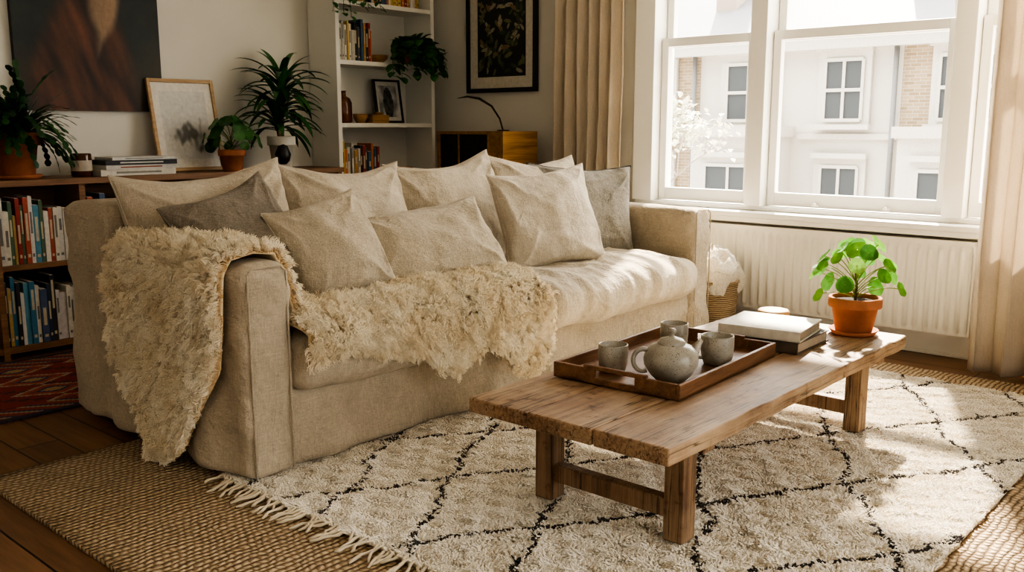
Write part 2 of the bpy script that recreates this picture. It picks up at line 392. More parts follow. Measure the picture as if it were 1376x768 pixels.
def sash(y0,y1,name,midz):
    mb=MB(M_WHITE); gb=MB(M_GLASS); x=XW+.05; f=.045
    for (z0,z1,xx,bt) in((WZ0+.045,midz+.028,x,.075),(midz-.028,WZ1-.035,x+.052,.05)):
        mb.bb(xx,xx+.045,y0,y0+f,z0,z1); mb.bb(xx,xx+.045,y1-f,y1,z0,z1)
        mb.bb(xx+.001,xx+.044,y0+f,y1-f,z0,z0+bt); mb.bb(xx+.001,xx+.044,y0+f,y1-f,z1-.052,z1)
        g=xx+.022; gb.add([(g,y0+f,z0+bt),(g,y1-f,z0+bt),(g,y1-f,z1-.052),(g,y0+f,z1-.052)],[(0,1,2,3)],sm=False)
    for q in (.3,.7):
        if y1-y0>.8:
            yy=y0+(y1-y0)*q
            mb.bb(x-.018,x,yy-.02,yy+.02,WZ0+.05,WZ0+.065); mb.lathe([(0,-.012),(.012,-.006),(.012,.006),(0,.012)],(x-.015,yy,WZ0+.065),12)
    o=mb.obj(name,bevel=.0025); gb.obj('panes',o,recalc=False); return o
sash(2.535,3.155,'window_1',1.65); sash(1.455,2.425,'window_2',1.65); sash(.625,1.345,'window_3',1.65)
mb=MB(M_WHITE)
for (a,b2) in((WY0-.06,.62),(1.35,1.45),(2.43,2.53),(3.16,3.30)): mb.bb(XW-.03,XW+.2,a,b2,WZ0+.041,WZ1-.031)
mb.bb(XW-.03,XW+.2,WY0-.06,3.30,WZ1-.03,WZ1+.1)
mb.bb(XW-.01,XW+.21,WY0-.05,3.29,WZ0+.016,WZ0+.04)
mb.obj('trim_1',bevel=.004)
mb=MB(M_WHITE); mb.bb(XW-.13,XW+.05,WY0-.1,3.34,.645,.675); mb.bb(XW-.11,XW-.002,WY0-.08,3.32,.615,.645); mb.obj('window_sill',bevel=.006)
mb=MB(M_RAD); y0,y1=1.26,2.95; n=int((y1-y0)/.004); vs=[];fs=[]
for i in range(n+1):
    y=y0+(y1-y0)*i/n; d=.016*max(0,math.cos(2*pi*(y-y0)/.050)+.25)/1.25
    for z in(.13,.15,.165,.54,.555,.58): vs.append((XW-.112-(d if .155<z<.55 else 0),y,z))
for i in range(n):
    for k in range(5): a=i*6+k; fs.append((a,a+6,a+7,a+1))
mb.add(vs,fs,sm=True); mb.bb(XW-.110,XW-.095,y0,y1,.131,.579); mb.bb(XW-.05,XW-.04,y0,y1,.13,.58)
mb.bb(XW-.122,XW-.03,y0-.006,y1+.006,.58,.60); mb.bb(XW-.120,XW-.03,y0-.010,y0-.001,.13,.58); mb.bb(XW-.120,XW-.03,y1+.001,y1+.010,.13,.58)
mb.tube([(XW-.08,y0-.01,.16),(XW-.08,y0-.05,.16),(XW-.08,y0-.055,.1),(XW-.08,y0-.055,0)],.009,8)
mb.lathe([(0,0),(.016,0),(.018,.04),(.012,.06),(0,.06)],(XW-.08,y0-.055,.15),16)
mb.bb(XW-.05,XW-.002,y0+.2,y0+.24,.2,.5); mb.bb(XW-.05,XW-.002,y1-.24,y1-.2,.2,.5)
mb.obj('radiator',recalc=False)

def curtain(name,x,y0,y1,z0,z1,folds,amp,seed):
    nu,nv=folds*14,50; vs=[];fs=[]
    for j in range(nv+1):
        tz=j/nv; z=z0+(z1-z0)*tz
        for i in range(nu+1):
            t=i/nu; ph=t*folds*2*pi+1.1*nz(t*3,tz*1.2,seed)
            a=amp*(.65+.45*(1-tz))*(1+.6*nz(t*6,seed,tz))
            yy=y0+(y1-y0)*t+.012*math.sin(2*ph)
            vs.append((x+a*math.sin(ph)+.012*nz(t*9,tz*5,seed+3)+.02*nz(tz*3,seed,t),yy+.012*nz(tz*4,t*5,seed),z))
    for j in range(nv):
        for i in range(nu): a=j*(nu+1)+i; fs.append((a,a+1,a+nu+2,a+nu+1))
    ob=meshobj(name,vs,fs,M_CURT); m=ob.modifiers.new('s','SOLIDIFY'); m.thickness=.003
    return ob
curtain('curtain',4.62,.30,1.20,.015,2.6,7,.045,3)
curtain('curtain',4.74,3.30,3.82,.02,2.6,6,.045,9)
mb=MB(M_BLACK); mb.tube([(4.62,.1,2.63),(4.62,1.3,2.63)],.014); mb.tube([(4.62,.2,2.63),(4.9,.2,2.63)],.01); mb.tube([(4.62,1.24,2.63),(4.9,1.24,2.63)],.01); mb.obj('curtain_rod')
mb=MB(M_BLACK); mb.tube([(4.74,3.22,2.63),(4.74,3.9,2.63)],.014); mb.tube([(4.74,3.28,2.63),(4.9,3.28,2.63)],.01); mb.tube([(4.74,3.86,2.63),(4.9,3.86,2.63)],.01); mb.obj('curtain_rod')

# ------------------------------------------------------------ rugs
def rugmesh(name,x0,x1,y0,y1,zt,mat,step=.05,wob=.01):
    nx=int((x1-x0)/step); ny=int((y1-y0)/step); vs=[];fs=[]
    for j in range(ny+1):
        for i in range(nx+1):
            x=x0+(x1-x0)*i/nx; y=y0+(y1-y0)*j/ny
            if i in(0,nx): x+=wob*nz(y*3,x,4)
            if j in(0,ny): y+=wob*nz(x*3,y,6)
            vs.append((x,y,zt))
    for j in range(ny):
        for i in range(nx): a=j*(nx+1)+i; fs.append((a,a+1,a+nx+2,a+nx+1))
    ob=meshobj(name,vs,fs,mat); m=ob.modifiers.new('s','SOLIDIFY'); m.thickness=zt-.0005; m.offset=-1
    return ob
rugmesh('jute_rug',1.0,4.50,-.6,3.2,.014,M_JUTE)
RX0,RX1,RY0,RY1=1.52,4.26,.66,2.62
rug=rugmesh('berber_rug',RX0,RX1,RY0,RY1,.024,M_PILE)
rug.modifiers['s'].thickness=.009
sp=.0050
gx,gy=np.meshgrid(np.arange(RX0,RX1,sp),np.arange(RY0,RY1,sp)); X=gx.ravel()+np.random.uniform(-.5,.5,gx.size)*sp; Y=gy.ravel()+np.random.uniform(-.5,.5,gx.size)*sp
n=X.size
wob=.018*np.sin(X*9+2*np.sin(Y*5))+.013*np.sin(Y*17+X*11)+.005*np.sin(X*90+Y*60)
def ld(q,offs): return np.min(np.stack([np.abs(q-o) for o in offs]),0)/1.166
d1=ld(Y-.6*X+wob,[1.56,1.18,.82,.44,-.09,-.65,-1.15,-1.62]); d2=ld(Y+.6*X+wob*.8,[1.24,1.73,2.22,2.71,3.22,3.72,4.22,4.7])
tick=.5+.5*np.sin(X*140+3*np.sin(Y*40))
dark=((d1<.0045+.0062*tick)|(d2<.0045+.0062*tick))&(np.random.rand(n)<.90)
dark&=~(X<RX0+.015)
cl=np.stack([np.sin(X*60+Y*23)+np.sin(Y*71+X*31),np.cos(X*47-Y*53)+np.sin(X*83)],1)*.30
dirx=cl[:,0]+np.random.normal(0,.36,n); diry=cl[:,1]+np.random.normal(0,.36,n)
ln=.012+.006*np.random.rand(n)+.005*np.sin(X*25)*np.sin(Y*29)+.003*np.sin(X*70+Y*40)
P=np.zeros((n,3,3))
for k,t in enumerate((0,.55,1)):
    P[:,k,0]=X+dirx*ln*t*(.4+.6*t); P[:,k,1]=Y+diry*ln*t*(.4+.6*t); P[:,k,2]=.022+ln*(t-.25*t*t)
strands('pile_cream',P[~dark],(.0028,.0028,.0018),M_PILE,rug)
strands('pile_dark',P[dark],(.0028,.0028,.0016),M_PILED,rug)
mb=MB(M_PILE)
y=RY0+.01
while y<RY1:
    L=random.uniform(.06,.11); a=random.uniform(-.6,.6)
    pts=[];rr=[]
    for k in range(7):
        t=k/6; pts.append((RX0+.01-L*t*math.cos(a)+.004*math.sin(k*1.3+y*50),y+L*t*math.sin(a)+.006*math.sin(t*5+y*30),.010*(1-t)+.020+.002*math.sin(k*2))); rr.append([.003,.004,.006,.0035,.0045,.005,.003][k])
    mb.tube(pts,rr,6); y+=random.uniform(.016,.030)
mb.obj('fringe',rug)
def kil(u,v):
    a,b2=int(u*110),int(v*90)
    if a<3 or a>106 or b2<3 or b2>86: return (.05,.04,.06)
    if a<14 or a>95 or b2<14 or b2>75:
        q=(a+b2)%8; return (.35,.26,.16) if q<2 else ((.05,.055,.10) if q<4 else (.30,.06,.035))
    x=(a%26)-13; yv=(b2%20)-10; m=abs(x)*.8+abs(yv)
    if m<3: return (.45,.30,.15)
    if m<5: return (.06,.06,.11)
    if m<8: return (.38,.09,.05)
    if m<9.5: return (.42,.33,.22)
    return (.26,.045,.03) if (a//3+b2//3)%5 else (.10,.035,.04)
k=imgplane('kilim_rug',1.7,.98,110,90,kil,vcol('kilim_wool',.95,bumpk=.4),M=Matrix.Translation((1.45,3.80,.010))@Matrix.Rotation(R(-90),4,'X'))
m=k.modifiers.new('s','SOLIDIFY'); m.thickness=.008; m.offset=-1

# ------------------------------------------------------------ sofa
sofa=empty('sofa',(0,0,0))
def fd(w,nrm):
    t=max(0,1-w.z/.42); g=.013*t*math.sin((w.x+w.y)*15+3*nz(w.x*2,w.y*2,0))+.024*t*nz(w.x*5,w.y*5,w.z*1.2)
    g+=.014*ridge(w.x*2.2+w.z*2.6+w.y,w.z*2.2-w.x*.8,w.y*1.5+3)-.005
    g+=.007*ridge(w.x*4.5-w.z*5+w.y*3,w.z*3+1,w.y*2+7)**2
    if abs(nrm.z)<.5: w=w+Vector((nrm.x,nrm.y,0))*(g+.018*t*t)
    if w.z<.03: w.z=max(w.z,.026)
    return w
softbox('base',(1.62,2.50,.026),(4.30,3.6,.30),.02,M_LINEN,sofa,.020,.008,5,fn=fd)
softbox('arm_near',(1.54,2.465,.026),(1.705,3.55,.725),.035,M_LINEN,sofa,.016,.008,5,fn=fd)
softbox('arm_far',(4.215,2.465,.026),(4.38,3.55,.725),.035,M_LINEN,sofa,.016,.008,5,fn=fd)
softbox('back',(1.535,3.34,.02),(4.385,3.71,.87),.05,M_LINEN,sofa,.03,.010,4,fn=fd)
def slump(w,nrm):
    w.z-=.020*max(0,nrm.z)*(.5+.5*nz(w.x*2.5,w.y*2.5,1))
    q=ridge(w.x*3.2+.6*nz(w.x*3,w.y*3,1),w.y*1.6,2.2)**2+.8*ridge(w.x*6+1.2*nz(w.x*2,w.y*2,5),w.y*2.4,7.2)**3
    w.z+=.013*q*max(0,nrm.z); w.y-=.013*q*max(0,-nrm.y)
    return w
softbox('seat_cushion_1',(1.715,2.435,.285),(2.965,3.36,.475),.065,M_SEAT,sofa,.015,.012,5,(0,.03,.022),slump)
softbox('seat_cushion_2',(2.97,2.425,.285),(4.21,3.36,.485),.07,M_SEAT,sofa,.015,.014,5,(0,.045,.036),slump)
mb=MB(M_LINEN)
def pipe(pts,r=.004): mb.tube(pts,r,6)
for xa,xb in((1.54,1.705),(4.215,4.38)):
    pipe([(xa+.012,2.454,.05),(xa+.012,2.454,.4),(xa+.012,2.457,.70),(xa+.03,2.460,.718),(xb-.03,2.460,.718),(xb-.012,2.457,.70),(xb-.012,2.454,.4),(xb-.012,2.454,.05)])
mb.obj('seams',sofa)
for i,(x,hh,wd,rl) in enumerate(((1.90,.54,.72,-4),(2.53,.54,.70,2),(3.17,.56,.72,-4),(3.83,.55,.74,2))):
    pillow('back_cushion_%d'%(i+1),wd,hh,.29,(x,3.21,.735),0,13,rl,M_CUSH,sofa,chop=.06,seed=i*5+1,amp=.021)
pillow('throw_pillow',.49,.46,.23,(1.87,2.98,.725),4,26,-14,M_TAUPE,seed=11,amp=.018,chop=.03)
pillow('throw_pillow',.40,.41,.21,(2.13,2.79,.695),-10,27,-12,M_BEIGE,seed=22,amp=.016,chop=.02)
pillow('throw_pillow',.70,.38,.21,(2.665,2.83,.655),-12,34,-6,M_BEIGE,seed=33,amp=.018,chop=.02)
pillow('throw_pillow',.54,.51,.23,(3.48,2.85,.708),-22,20,-5,M_LIGHT,seed=44,amp=.019,chop=.02)
pillow('throw_pillow',.58,.51,.20,(3.96,3.00,.70),-34,16,2,M_GREY,seed=55,amp=.016,pipe=M_PIPE,chop=.02)

# ------------------------------------------------------------ sheepskin
def interp(x,tab): return np.interp(x,[a for a,_ in tab],[b for _,b in tab])
profA=np.array([(1.486,.05),(1.490,.20),(1.498,.40),(1.504,.60),(1.510,.70),(1.536,.745),(1.62,.760),(1.70,.748),(1.732,.70),(1.740,.60),(1.750,.54),(1.80,.518),(1.90,.512)])
sA=np.concatenate([[0],np.cumsum(np.linalg.norm(np.diff(profA,axis=0),axis=1))]); LA=sA[-1]
y0A=[(0,2.84),(.06,2.76),(.14,2.71),(.24,2.63),(.34,2.55),(.5,2.53),(.72,2.52),(.9,2.53),(1.05,2.50),(LA,2.48)]
y1A=[(0,2.95),(.06,3.00),(.15,3.09),(.26,3.18),(.4,3.24),(.6,3.25),(.75,3.23),(.9,3.2),(1.05,3.08),(LA,2.98)]
def surfA(s,v):
    lo=interp(s,y0A); hi=interp(s,y1A); y=lo+(hi-lo)*v
    x=np.interp(s,sA,profA[:,0]); z=np.interp(s,sA,profA[:,1])
    return np.stack([x,y,z],-1)
zB=[(1.72,.43),(1.80,.44),(1.96,.42),(2.08,.38),(2.18,.36),(2.28,.29),(2.36,.25),(2.44,.30),(2.52,.33),(2.60,.31),(2.70,.20),(2.80,.16),(2.87,.19),(2.93,.35)]
rB=[(1.72,2.97),(2.0,2.99),(2.4,2.94),(2.6,2.84),(2.75,2.74),(2.87,2.66),(2.93,2.58)]
def surfB(x,t):
    r=interp(x,rB); zl=interp(x,zB)
    top=t<.6; tt=np.clip(t/.6,0,1); td=np.clip((t-.6)/.4,0,1)
    y=np.where(top,r+(2.450-r)*tt,2.450-.065*np.clip(td*4,0,1)**.5)
    z=np.where(top,.524-.010*tt**6,.514+(zl-.514)*td)
    return np.stack([x,y,z],-1)
def grid(f,a0,a1,na,nb):
    A,B=np.meshgrid(np.linspace(a0,a1,na+1),np.linspace(0,1,nb+1),indexing='ij'); Pp=f(A.ravel(),B.ravel())
    fs=[(i*(nb+1)+j,(i+1)*(nb+1)+j,(i+1)*(nb+1)+j+1,i*(nb+1)+j+1) for i in range(na) for j in range(nb)]
    return Pp,fs
PA,FA=grid(surfA,0,LA,60,30); PB,FB=grid(surfB,1.72,2.93,50,40)
vs=[tuple(p) for p in PA]+[tuple(p) for p in PB]; fs=FA+[tuple(i+len(PA) for i in f) for f in FB]
skin=meshobj('sheepskin_throw',vs,fs,M_HIDE); m=skin.modifiers.new('s','SOLIDIFY'); m.thickness=.008; m.offset=0
def clumpy(p):
    """rounded fleece lumps 0..1 (cells about 6 cm)"""
    q=p+.012*np.stack([np.sin(p[:,1]*40),np.sin(p[:,2]*43+p[:,0]*20),np.sin(p[:,0]*38)],1)
    a=np.abs(np.sin(q[:,0]*46+q[:,1]*21)*np.sin(q[:,1]*43-q[:,2]*25+1)*.7+np.sin(q[:,2]*49+q[:,0]*17+2)*.5)
    return np.clip(a,0,1)**.6
def fur(f,a0,a1,area,flip):
    nt_=int(area*15000); a=np.random.uniform(a0,a1,nt_); b=np.random.uniform(0,1,nt_); e=1e-3
    p=f(a,b); da=f(a+e,b)-f(a-e,b); db=f(a,np.clip(b+e,0,1))-f(a,np.clip(b-e,0,1)); n=np.cross(da,db)*flip
    n=n/np.maximum(1e-9,np.linalg.norm(n,axis=1,keepdims=True)); k=12
    P0=np.repeat(p,k,0); Nn=np.repeat(n,k,0); m_=P0.shape[0]
    td=np.repeat(np.random.normal(0,.33,(nt_,3)),k,0)+np.random.normal(0,.10,(m_,3))
    jit=np.random.normal(0,.0052,(m_,3)); jit-=Nn*(jit*Nn).sum(1,keepdims=True)
    q1=P0
    flow=np.stack([np.sin(q1[:,1]*17+q1[:,2]*15)+.6*np.sin(q1[:,0]*41),np.sin(q1[:,0]*21+2+q1[:,2]*17),.4*np.sin(q1[:,1]*27+q1[:,0]*13)],1)*.34
    d=Nn*1.0+td+flow+np.array([0,0,-.26]); d/=np.linalg.norm(d,axis=1,keepdims=True)
    dn=(d*Nn).sum(1,keepdims=True); d=d+Nn*np.maximum(0,.40-dn)
    lump=.62+.55*clumpy(p)
    L=np.repeat(np.random.uniform(.038,.056,nt_)*lump,k)[:,None]*np.random.uniform(.85,1.08,(m_,1))
    ph=np.repeat(np.random.uniform(0,6.28,nt_),k)[:,None]+np.random.normal(0,.40,(m_,1))
    u=np.cross(d,np.array([.3,.5,.8])); u/=np.linalg.norm(u,axis=1,keepdims=True); w=np.cross(d,u)
    K=8; out=np.zeros((m_,K,3))
    for q in range(K):
        t=q/(K-1); out[:,q]=P0+jit*(1-.66*t)+d*L*t+(u*np.cos(ph+t*9)+w*np.sin(ph+t*9))*.0060*t+np.array([0,0,-.010])*t*t*(Nn[:,2:3]<.5)
    return out
FAa=fur(surfA,0.0,LA-.02,1.10*.72,1); FBb=fur(surfB,1.73,2.92,1.2*.85,-1)
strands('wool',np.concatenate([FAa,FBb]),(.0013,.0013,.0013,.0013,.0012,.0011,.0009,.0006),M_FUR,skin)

# ------------------------------------------------------------ coffee table
tb=empty('coffee_table')
mb=MB(M_TABLE); x0,x1,y0,y1=1.84,3.49,1.12,1.80
ys=[y0,y0+.235,y0+.46,y1]
for i in range(3):
    nn_=40; xa=x0+random.uniform(-.004,.004); xb=x1+random.uniform(-.004,.004); ya=ys[i]+.002; yb=ys[i+1]-.002; zt=.385-.0015*i
    vs=[];fs=[]
    for k in range(nn_+1):
        t=k/nn_; x=xa+(xb-xa)*t
        ea=.007*nz(x*9,i*3,1) if i==0 else .001*nz(x*9,i,1); eb=.007*nz(x*9,i*3,5) if i==2 else .001*nz(x*9,i,4)
        for (yy,z) in((ya+ea,.338),(ya+ea,zt),((ya+yb)/2,zt+.0015*nz(x*4,i,3)),(yb+eb,zt),(yb+eb,.338)): vs.append((x,yy,z))
    for k in range(nn_):
        for q in range(5): a=k*5; fs.append((a+q,a+(q+1)%5,a+5+(q+1)%5,a+5+q))
    fs.append((0,1,2,3,4)); a=nn_*5; fs.append((a+4,a+3,a+2,a+1,a)); mb.add(vs,fs,sm=False)
mb.obj('top',tb,bevel=.006,bseg=3)
mb=MB(M_LEG,M_TABLE)
for lx in(2.085,3.32):
    for ly in(1.235,1.69): mb.box((lx,ly,.187),(.068,.062,.300),mi=0)
    mb.bb(lx-.02,lx+.02,1.26,1.665,.095,.15,mi=0); mb.bb(lx-.03,lx+.03,1.15,1.77,.305,.338,mi=0)
mb.obj('legs',tb,bevel=.005)

TM=Matrix.Translation((2.515,1.545,.386))@Matrix.Rotation(R(3),4,'Z')
mb=MB(M_TRAY); w,h,tk,ht=.67,.44,.013,.048
mb.box((0,0,.006),(w,h,.012),M=TM)
for s in(-1,1):
    mb.box((0,s*(h/2-tk/2),ht/2),(w,tk,ht),M=TM)
    xx=s*(w/2-tk/2)
    mb.box((xx,0,.010),(tk*.98,h*.98,.020),M=TM); mb.box((xx,0,ht+.002),(tk*.99,h*.5,.014),M=TM)
    for q in(-1,1): mb.box((xx,q*(h/2-.082),ht/2),(tk,.137,ht),M=TM)
mb.obj('serving_tray',bevel=.003)
def cup(loc,r,h,handle=None):
    mb=MB(M_GLAZE); mb.lathe([(0,0),(r*.72,0),(r*.82,.004),(r*.95,h*.3),(r,h*.6),(r*.98,h*.97),(r*.95,h),(r*.90,h*.97),(r*.90,h*.5),(r*.82,h*.12),(0,h*.09)],seg=48,wob=.02)
    if handle is not None:
        d=Vector((math.cos(handle),math.sin(handle),0)); pts=[]
        for k in range(13):
            a=-pi*.5+pi*k/12; pts.append(d*(r*.93+.030*math.cos(a))+Vector((0,0,h*.52+.028*math.sin(a))))
        mb.tube(pts,.0055,8)
    return mb.obj('coffee_mug' if handle is not None else 'tea_cup',loc=loc)
cup((2.30,1.615,.399),.047,.088); cup((2.68,1.63,.399),.048,.092)
cup((2.60,1.42,.399),.053,.094,R(140))
mb=MB(M_GLAZE)
mb.lathe([(0,0),(.042,0),(.046,.004),(.062,.02),(.079,.048),(.082,.066),(.077,.088),(.060,.106),(.041,.114),(.036,.116),(.036,.112),(0,.112)],seg=56,wob=.015)
mb.lathe([(.042,.113),(.043,.118),(.034,.127),(.016,.133),(.008,.135),(.007,.141),(.013,.147),(.014,.153),(.009,.159),(0,.160)],seg=40)
d=Vector((-.70,.71,0)); pts=[]
for k in range(17):
    a=-pi*.62+pi*1.24*k/16; pts.append(d*(.085+.030*math.cos(a))+Vector((0,0,.064+.034*math.sin(a))))
mb.tube(pts,[.007]*17,10)
d2=Vector((.97,-.25,0)).normalized()
mb.tube([d2*.062+Vector((0,0,.045)),d2*.090+Vector((0,0,.062)),d2*.104+Vector((0,0,.082)),d2*.116+Vector((0,0,.100)),d2*.124+Vector((0,0,.107))],[.020,.016,.012,.009,.008],12)
mb.obj('teapot',loc=(2.33,1.425,.399))
def book(mb,c,sz,col,rz,z,pg=(.62,.55,.43)):
    M=Matrix.Translation((c[0],c[1],z))@Matrix.Rotation(rz,4,'Z'); L,W,T=sz
    mb.box((0,0,.002),(L,W,.004),col,M=M); mb.box((0,0,T-.002),(L,W,.004),col,M=M)
    mb.box((0,W/2-.0015,T/2),(L,.003,T*.99),col,M=M)
    mb.box((.0,-.001,T/2),(L-.012,W-.010,T-.0082),pg,M=M)
    for k in range(1,6): mb.box((0,-.001,T*k/6),(L-.0105,W-.0085,.0007),sc(pg,.72),M=M)
mb=MB(M_VC); book(mb,(3.06,1.455),(.31,.28,.040),(.13,.10,.075),R(92),.386,(.50,.42,.31)); book(mb,(3.045,1.455),(.29,.265,.036),(.74,.69,.58),R(98),.4265,(.42,.34,.25))
mb.obj('book_stack')
mb=MB(wood('beech',(.42,.26,.12),(.62,.42,.22),0,2)); mb.lathe([(0,0),(.058,0),(.060,.004),(.060,.024),(.057,.028),(.060,.031),(.060,.048),(.056,.052),(0,.052)],seg=48); mb.obj('round_wooden_box',loc=(3.37,1.60,.386))
def pot(mb,r,h,mi=0,si=1,c=(0,0,0)):
    mb.lathe([(0,0),(r*.66,0),(r*.70,.004),(r*.88,h*.72),(r*1.0,h*.72),(r*1.02,h*.75),(r*1.02,h*.98),(r*.99,h),(r*.90,h),(r*.88,h*.88)],c,48,mi=mi)
    mb.lathe([(r*.89,h*.88),(r*.4,h*.91),(0,h*.9)],c,24,mi=si)
def pilea(name,loc,r,h,nl,spread,hgt,lr,cols,saucer=True,seed=1):
    random.seed(seed); mb=MB(M_TERRA,M_SOIL,M_VCG); z0=0
    if saucer: mb.lathe([(0,0),(r*.80,0),(r*.95,.018),(r*.90,.018),(r*.78,.007),(0,.007)],seg=48,mi=0); z0=.008
    pot(mb,r,h,0,1,(0,0,z0)); top=Vector((0,0,z0+h*.9))
    mb.tube([top,top+Vector((.005,0,hgt*.25)),top+Vector((0,.006,hgt*.5))],[.006,.005,.004],8,(.16,.12,.05),2)
    for i in range(nl):
        a=i*2.399+random.uniform(-.35,.35); f=(i+.5)/nl; el=R(-22+108*f+random.uniform(-12,12)); k=random.uniform(.75,1.12)
        L=spread*max(.15,math.cos(el))**.7*k
        tip=top+Vector((math.cos(a)*L,math.sin(a)*L,hgt*(.36+.62*math.sin(el))*random.uniform(.9,1.08)))
        st=top+Vector((0,0,hgt*.45*f)); mid=(st+tip)/2+Vector((0,0,.035))
        pts=[st*(1-t)**2+mid*2*t*(1-t)+tip*t*t for t in [q/7 for q in range(8)]]
        mb.tube(pts,.0018,6,(.30,.42,.10),2)
        nr=Vector((math.cos(a)*1.0+random.uniform(-.45,.45),math.sin(a)*1.0+random.uniform(-.45,.45),.25+.8*max(0,math.sin(el))+random.uniform(-.2,.3)))
        mb.disc(tip,nr,lr*random.uniform(.62,1.2),random.choice(cols),2,.12,18)
    return mb.obj(name,loc=loc,recalc=False)
pilea('potted_pilea',(3.385,1.285,.386),.094,.132,28,.155,.21,.037,[(.14,.40,.05),(.22,.52,.07),(.08,.26,.04),(.32,.60,.12),(.07,.22,.04)],True,3)

mb=MB(M_WICK); mb.lathe([(0,0),(.125,0),(.13,.01),(.142,.15),(.152,.28),(.158,.285),(.158,.30),(.148,.30),(.145,.27),(.12,.03),(0,.02)],seg=48); bk=mb.obj('wicker_basket',loc=(4.575,2.55,.015))
mb=MB(fabric('knit_blanket',(.80,.74,.63),.14,2.5,crease=.8)); vs=[];fs=[]; n1,n2=90,40
for j in range(n2+1):
    th=pi*.64*j/n2
    for i in range(n1):
        a=2*pi*i/n1; rr=.160+.026*nz(math.cos(a)*2,math.sin(a)*2,th*2)+.012*math.sin(a*5+th*4)
        z=.30+.16*math.cos(th)+.045*nz(math.cos(a)*2.5+3,math.sin(a)*2.5,th*3)+.02*ridge(math.cos(a)*2,math.sin(a)*2+th,th*2)
        vs.append((rr*math.sin(th)*math.cos(a),rr*math.sin(th)*math.sin(a),z))
for j in range(n2):
    for i in range(n1): l=(i+1)%n1; fs.append((j*n1+i,(j+1)*n1+i,(j+1)*n1+l,j*n1+l))
mb.add(vs,fs); mb.obj('blanket',bk)

# ------------------------------------------------------------ low bookcase behind the sofa
lb=empty('low_bookcase')
mb=MB(M_SIDE); X0,X1,Y0,Y1=1.12,3.80,4.84,5.17
mb.bb(X0-.01,X1+.01,Y0-.015,Y1,.86,.89); mb.bb(X0+.03,X1-.03,Y0+.005,Y1-.012,.03,.06); mb.bb(X0+.03,X1-.03,Y0+.01,Y1-.012,.445,.47); mb.bb(X0,X1,Y1-.012,Y1,.03,.86)
for x in(X0,X0+.55,2.10,2.95,X1-.03): mb.bb(x,x+.03,Y0,Y1-.0125,0,.86)
mb.obj('carcass',lb)
SP=[(.62,.60,.55),(.08,.12,.22),(.35,.05,.04),(.70,.66,.56),(.04,.04,.045),(.05,.20,.33),(.72,.70,.66),(.50,.34,.12),(.10,.16,.10),(.60,.55,.42),(.03,.05,.09),(.66,.62,.6),(.45,.10,.06),(.10,.30,.42),(.75,.72,.65)]
def bookrow(mb,x0,x1,yf,z0,hmin,hmax,tmin=.015,tmax=.04,dep=.16,seed=0,cols=SP):
    rnd=random.Random(seed); x=x0
    while x<x1-.012:
        t=min(rnd.uniform(tmin,tmax),x1-x); h=rnd.uniform(hmin,hmax); c=rnd.choice(cols); g=rnd.uniform(0,.015)
        M=Matrix.Translation((x+t/2,yf+g+dep/2,z0+h/2))
        mb.box((0,0,0),(t*.95,dep,h),c,M=M); mb.box((0,.004,.002),(t*.72,dep-.002,h+.0),(.75,.7,.6),M=M)
        c2=sc(c,.3) if sum(c)>1.2 else (.6,.52,.36)
        k=rnd.random()
        if k<.75:
            mb.box((0,-dep/2-.0004,h*rnd.uniform(-.05,.25)),(t*.45,.0008,h*rnd.uniform(.2,.45)),c2,M=M)
            mb.box((0,-dep/2-.0004,-h*.38),(t*.5,.0008,h*.05),c2,M=M)
        x+=t+.0008
mb=MB(M_VC)
bookrow(mb,1.16,1.62,4.86,.471,.24,.34,seed=1); bookrow(mb,1.70,2.08,4.86,.471,.24,.34,.012,.03,seed=2)
bookrow(mb,1.16,1.62,4.86,.061,.24,.36,seed=3); bookrow(mb,1.70,2.08,4.86,.061,.24,.36,.016,.035,seed=14)
bookrow(mb,2.15,2.9,4.86,.471,.24,.34,seed=5); bookrow(mb,2.15,2.9,4.86,.061,.24,.34,seed=6)
mb.obj('books')
TOPZ=.891
mb=MB(M_VC); z=TOPZ
for i,(c,T,L) in enumerate((((.70,.66,.58),.034,.42),((.66,.63,.58),.022,.40),((.05,.05,.06),.026,.40),((.72,.70,.66),.016,.36))):
    M=Matrix.Translation((2.44+.01*i,4.955,z))@Matrix.Rotation(R((-1,2,-2,1)[i]),4,'Z')
    mb.box((0,0,T/2),(L,.20,T*.98),c,M=M); mb.box((0,-.1005,T/2),(L*.6,.001,T*.3),(.35,.1,.06) if i==1 else sc(c,.4) if sum(c)>1 else (.6,.6,.55),M=M); z+=T
mb.obj('book_stack',bevel=.002)
mb=MB(plain('amber_jar',(.09,.03,.012),.12),M_VC); mb.lathe([(0,0),(.048,0),(.052,.005),(.052,.115),(.049,.12),(.046,.115),(.046,.08),(0,.078)],seg=36)
mb.lathe([(.0528,.03),(.0528,.085)],seg=36,col=(.55,.48,.38),mi=1); mb.tube([(0,0,.078),(0,0,.095)],.0015,6,(.02,.02,.02),1); mb.obj('jar_candle',loc=(2.165,4.94,TOPZ))
def sketch(u,v):
    c=(.78,.74,.66)
    if u<.12 or u>.88 or v<.10 or v>.9: return c
    f=nz(u*5,v*4,1)+.6*nz(u*14,v*11,4); d=math.hypot((u-.52)/.28,(v-.42)/.38)
    k=max(0,min(1,(f*1.2+.55-d)*1.6)); a=.66-.45*k
    return (a,a*.97,a*.9)
T=Matrix.Translation((2.87,5.055,TOPZ+.002))@Matrix.Rotation(R(-11),4,'X')
fr=imgplane('framed_print',.38,.50,70,90,sketch,M_VCP,M=T@Matrix.Translation((0,0,.02)))
mb=MB(wood('oak_frame',(.38,.24,.12),(.58,.40,.22),0,2))
for a in((-.2,.0,.27,.02,.54),(.2,0,.27,.02,.54)): mb.box((a[0],0,a[2]),(.02,.022,.54),M=T)
